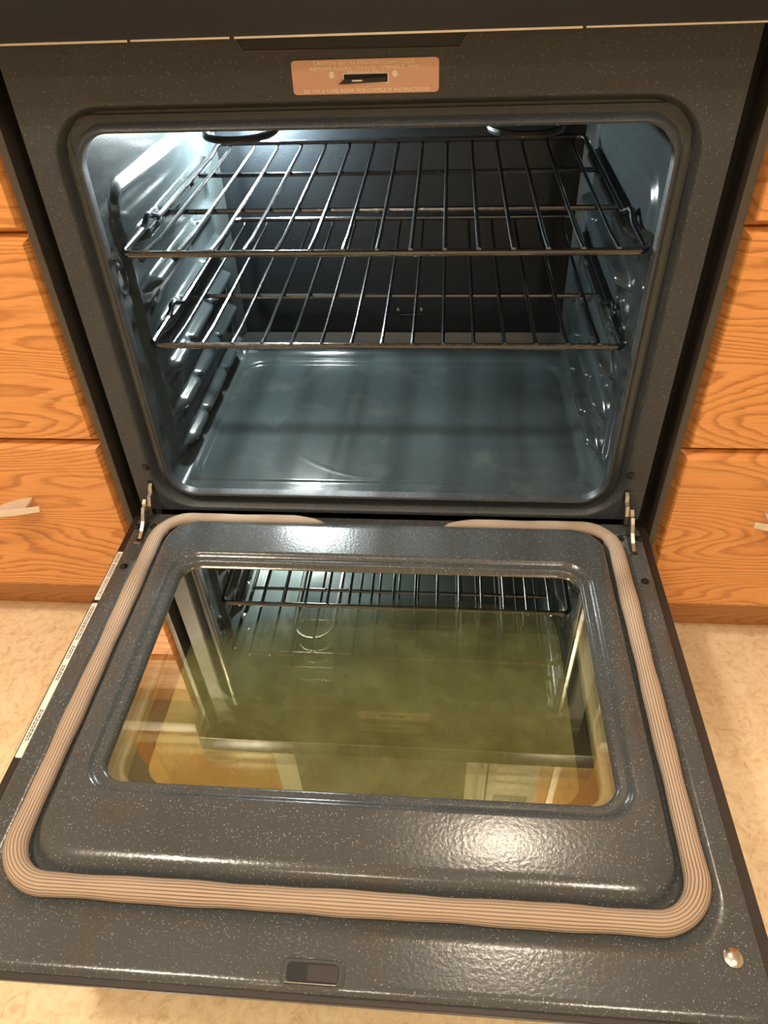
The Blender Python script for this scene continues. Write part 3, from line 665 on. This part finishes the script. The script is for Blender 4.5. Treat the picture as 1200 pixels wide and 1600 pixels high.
for s, nm in ((-1, 'left'), (1, 'right')):
    x0, x1 = sorted((s * 0.4085, s * 0.90))
    o = MB().box(x0, x1, -0.030, 0.695, 0.566, 0.604, 0.004).build('countertop', 'counter', None, True, base=((x0 + x1) / 2, 0.3, 0.566 + ZO))
    tag(o, 'pale laminate countertop over the drawers %s of the range' % nm, 'countertop', 'countertops')
# ------------------------------------------------------------------ above the range (seen mirrored in the door glass)
mw = thing('microwave_oven', 'white over-range microwave oven mirrored in the door glass', 'microwave', (0, 0.45, 1.06))
MB().box(-0.385, 0.385, 0.262, 0.69, 1.06, 1.47, 0.006).build('body', 'white_plastic', mw)
dr = MB().box(-0.383, 0.235, 0.238, 0.262, 1.075, 1.44, 0.006).build('microwave_door', 'white_plastic', mw)
MB().box(-0.32, 0.175, 0.2355, 0.240, 1.13, 1.39, 0.002).build('door_window', 'mw_window', dr)
MB().tube([(0.215, 0.240, 1.12), (0.215, 0.212, 1.14), (0.215, 0.212, 1.38), (0.215, 0.240, 1.40)], 0.008, 10).build('door_handle', 'white_plastic', dr, True)
kp = MB().box(0.239, 0.383, 0.240, 0.262, 1.075, 1.44, 0.004).build('keypad_panel', 'white_plastic', mw)
MB().box(0.262, 0.362, 0.2385, 0.241, 1.36, 1.41).build('display', 'black_gloss', kp)
for i in range(4):
    for j in range(3): MB().box(0.264 + j * 0.034, 0.292 + j * 0.034, 0.2385, 0.241, 1.13 + i * 0.05, 1.165 + i * 0.05, 0.001).build('key', 'counter', kp)
MB().box(-0.38, 0.38, 0.245, 0.262, 1.445, 1.468, 0.002).build('vent_grille', 'mw_window', mw)
def upper(x0, x1, z0, z1, label, ndoor):
    t = thing('wall_cabinet', label, 'cabinet', ((x0 + x1) / 2, 0.5, z0), 'oak wall cabinets')
    MB().box(x0, x1, 0.375, 0.695, z0, z1).build('carcass', 'oak_v', t)
    wd = (x1 - x0) / ndoor
    for i in range(ndoor):
        a, b = x0 + i * wd + 0.004, x0 + (i + 1) * wd - 0.004
        m_ = MB()
        def rc(k, y): return [(a + k, y, z0 + 0.004 + k), (b - k, y, z0 + 0.004 + k), (b - k, y, z1 - 0.004 - k), (a + k, y, z1 - 0.004 - k)]
        m_.rings([rc(0, 0.375), rc(0, 0.360), rc(0.006, 0.354), rc(0.060, 0.354), rc(0.066, 0.362), rc(0.085, 0.356)], True, False, True)
        m_.build('cabinet_door', 'oak_v', t)
    return t
upper(-0.90, -0.392, 1.06, 1.90, 'tall oak wall cabinet left of the microwave, mirrored in the glass', 1)
upper(0.392, 0.90, 1.06, 1.90, 'tall oak wall cabinet right of the microwave, mirrored in the glass', 1)
upper(-0.388, 0.388, 1.474, 1.90, 'short oak wall cabinet over the microwave', 2)
# ------------------------------------------------------------------ ceiling lights
for i, (x, y, st, r) in enumerate(CEIL_LIGHTS):
    lb = ('round ceiling light just in front of the wall cabinets', 'round ceiling light behind the viewer to the left', 'round ceiling light behind the viewer to the right', 'round ceiling light at the far end of the kitchen')[i]
    t = thing('ceiling_light', lb, 'ceiling light', (x, y, 2.11), 'round ceiling lights')
    MB().lathe([(r + 0.022, 0), (r + 0.022, -0.012), (r, -0.018)], (x, y, 2.11), (0, 0, 1), 32).build('trim_ring', 'white_plastic', t, True)
    MB().lathe([(r, -0.016), (r * 0.9, -0.030), (r * 0.5, -0.040), (0.01, -0.043)], (x, y, 2.11), (0, 0, 1), 32).build('diffuser', emit('lit ceiling lamp %d' % i, LAMP_WARM, st), t, True)
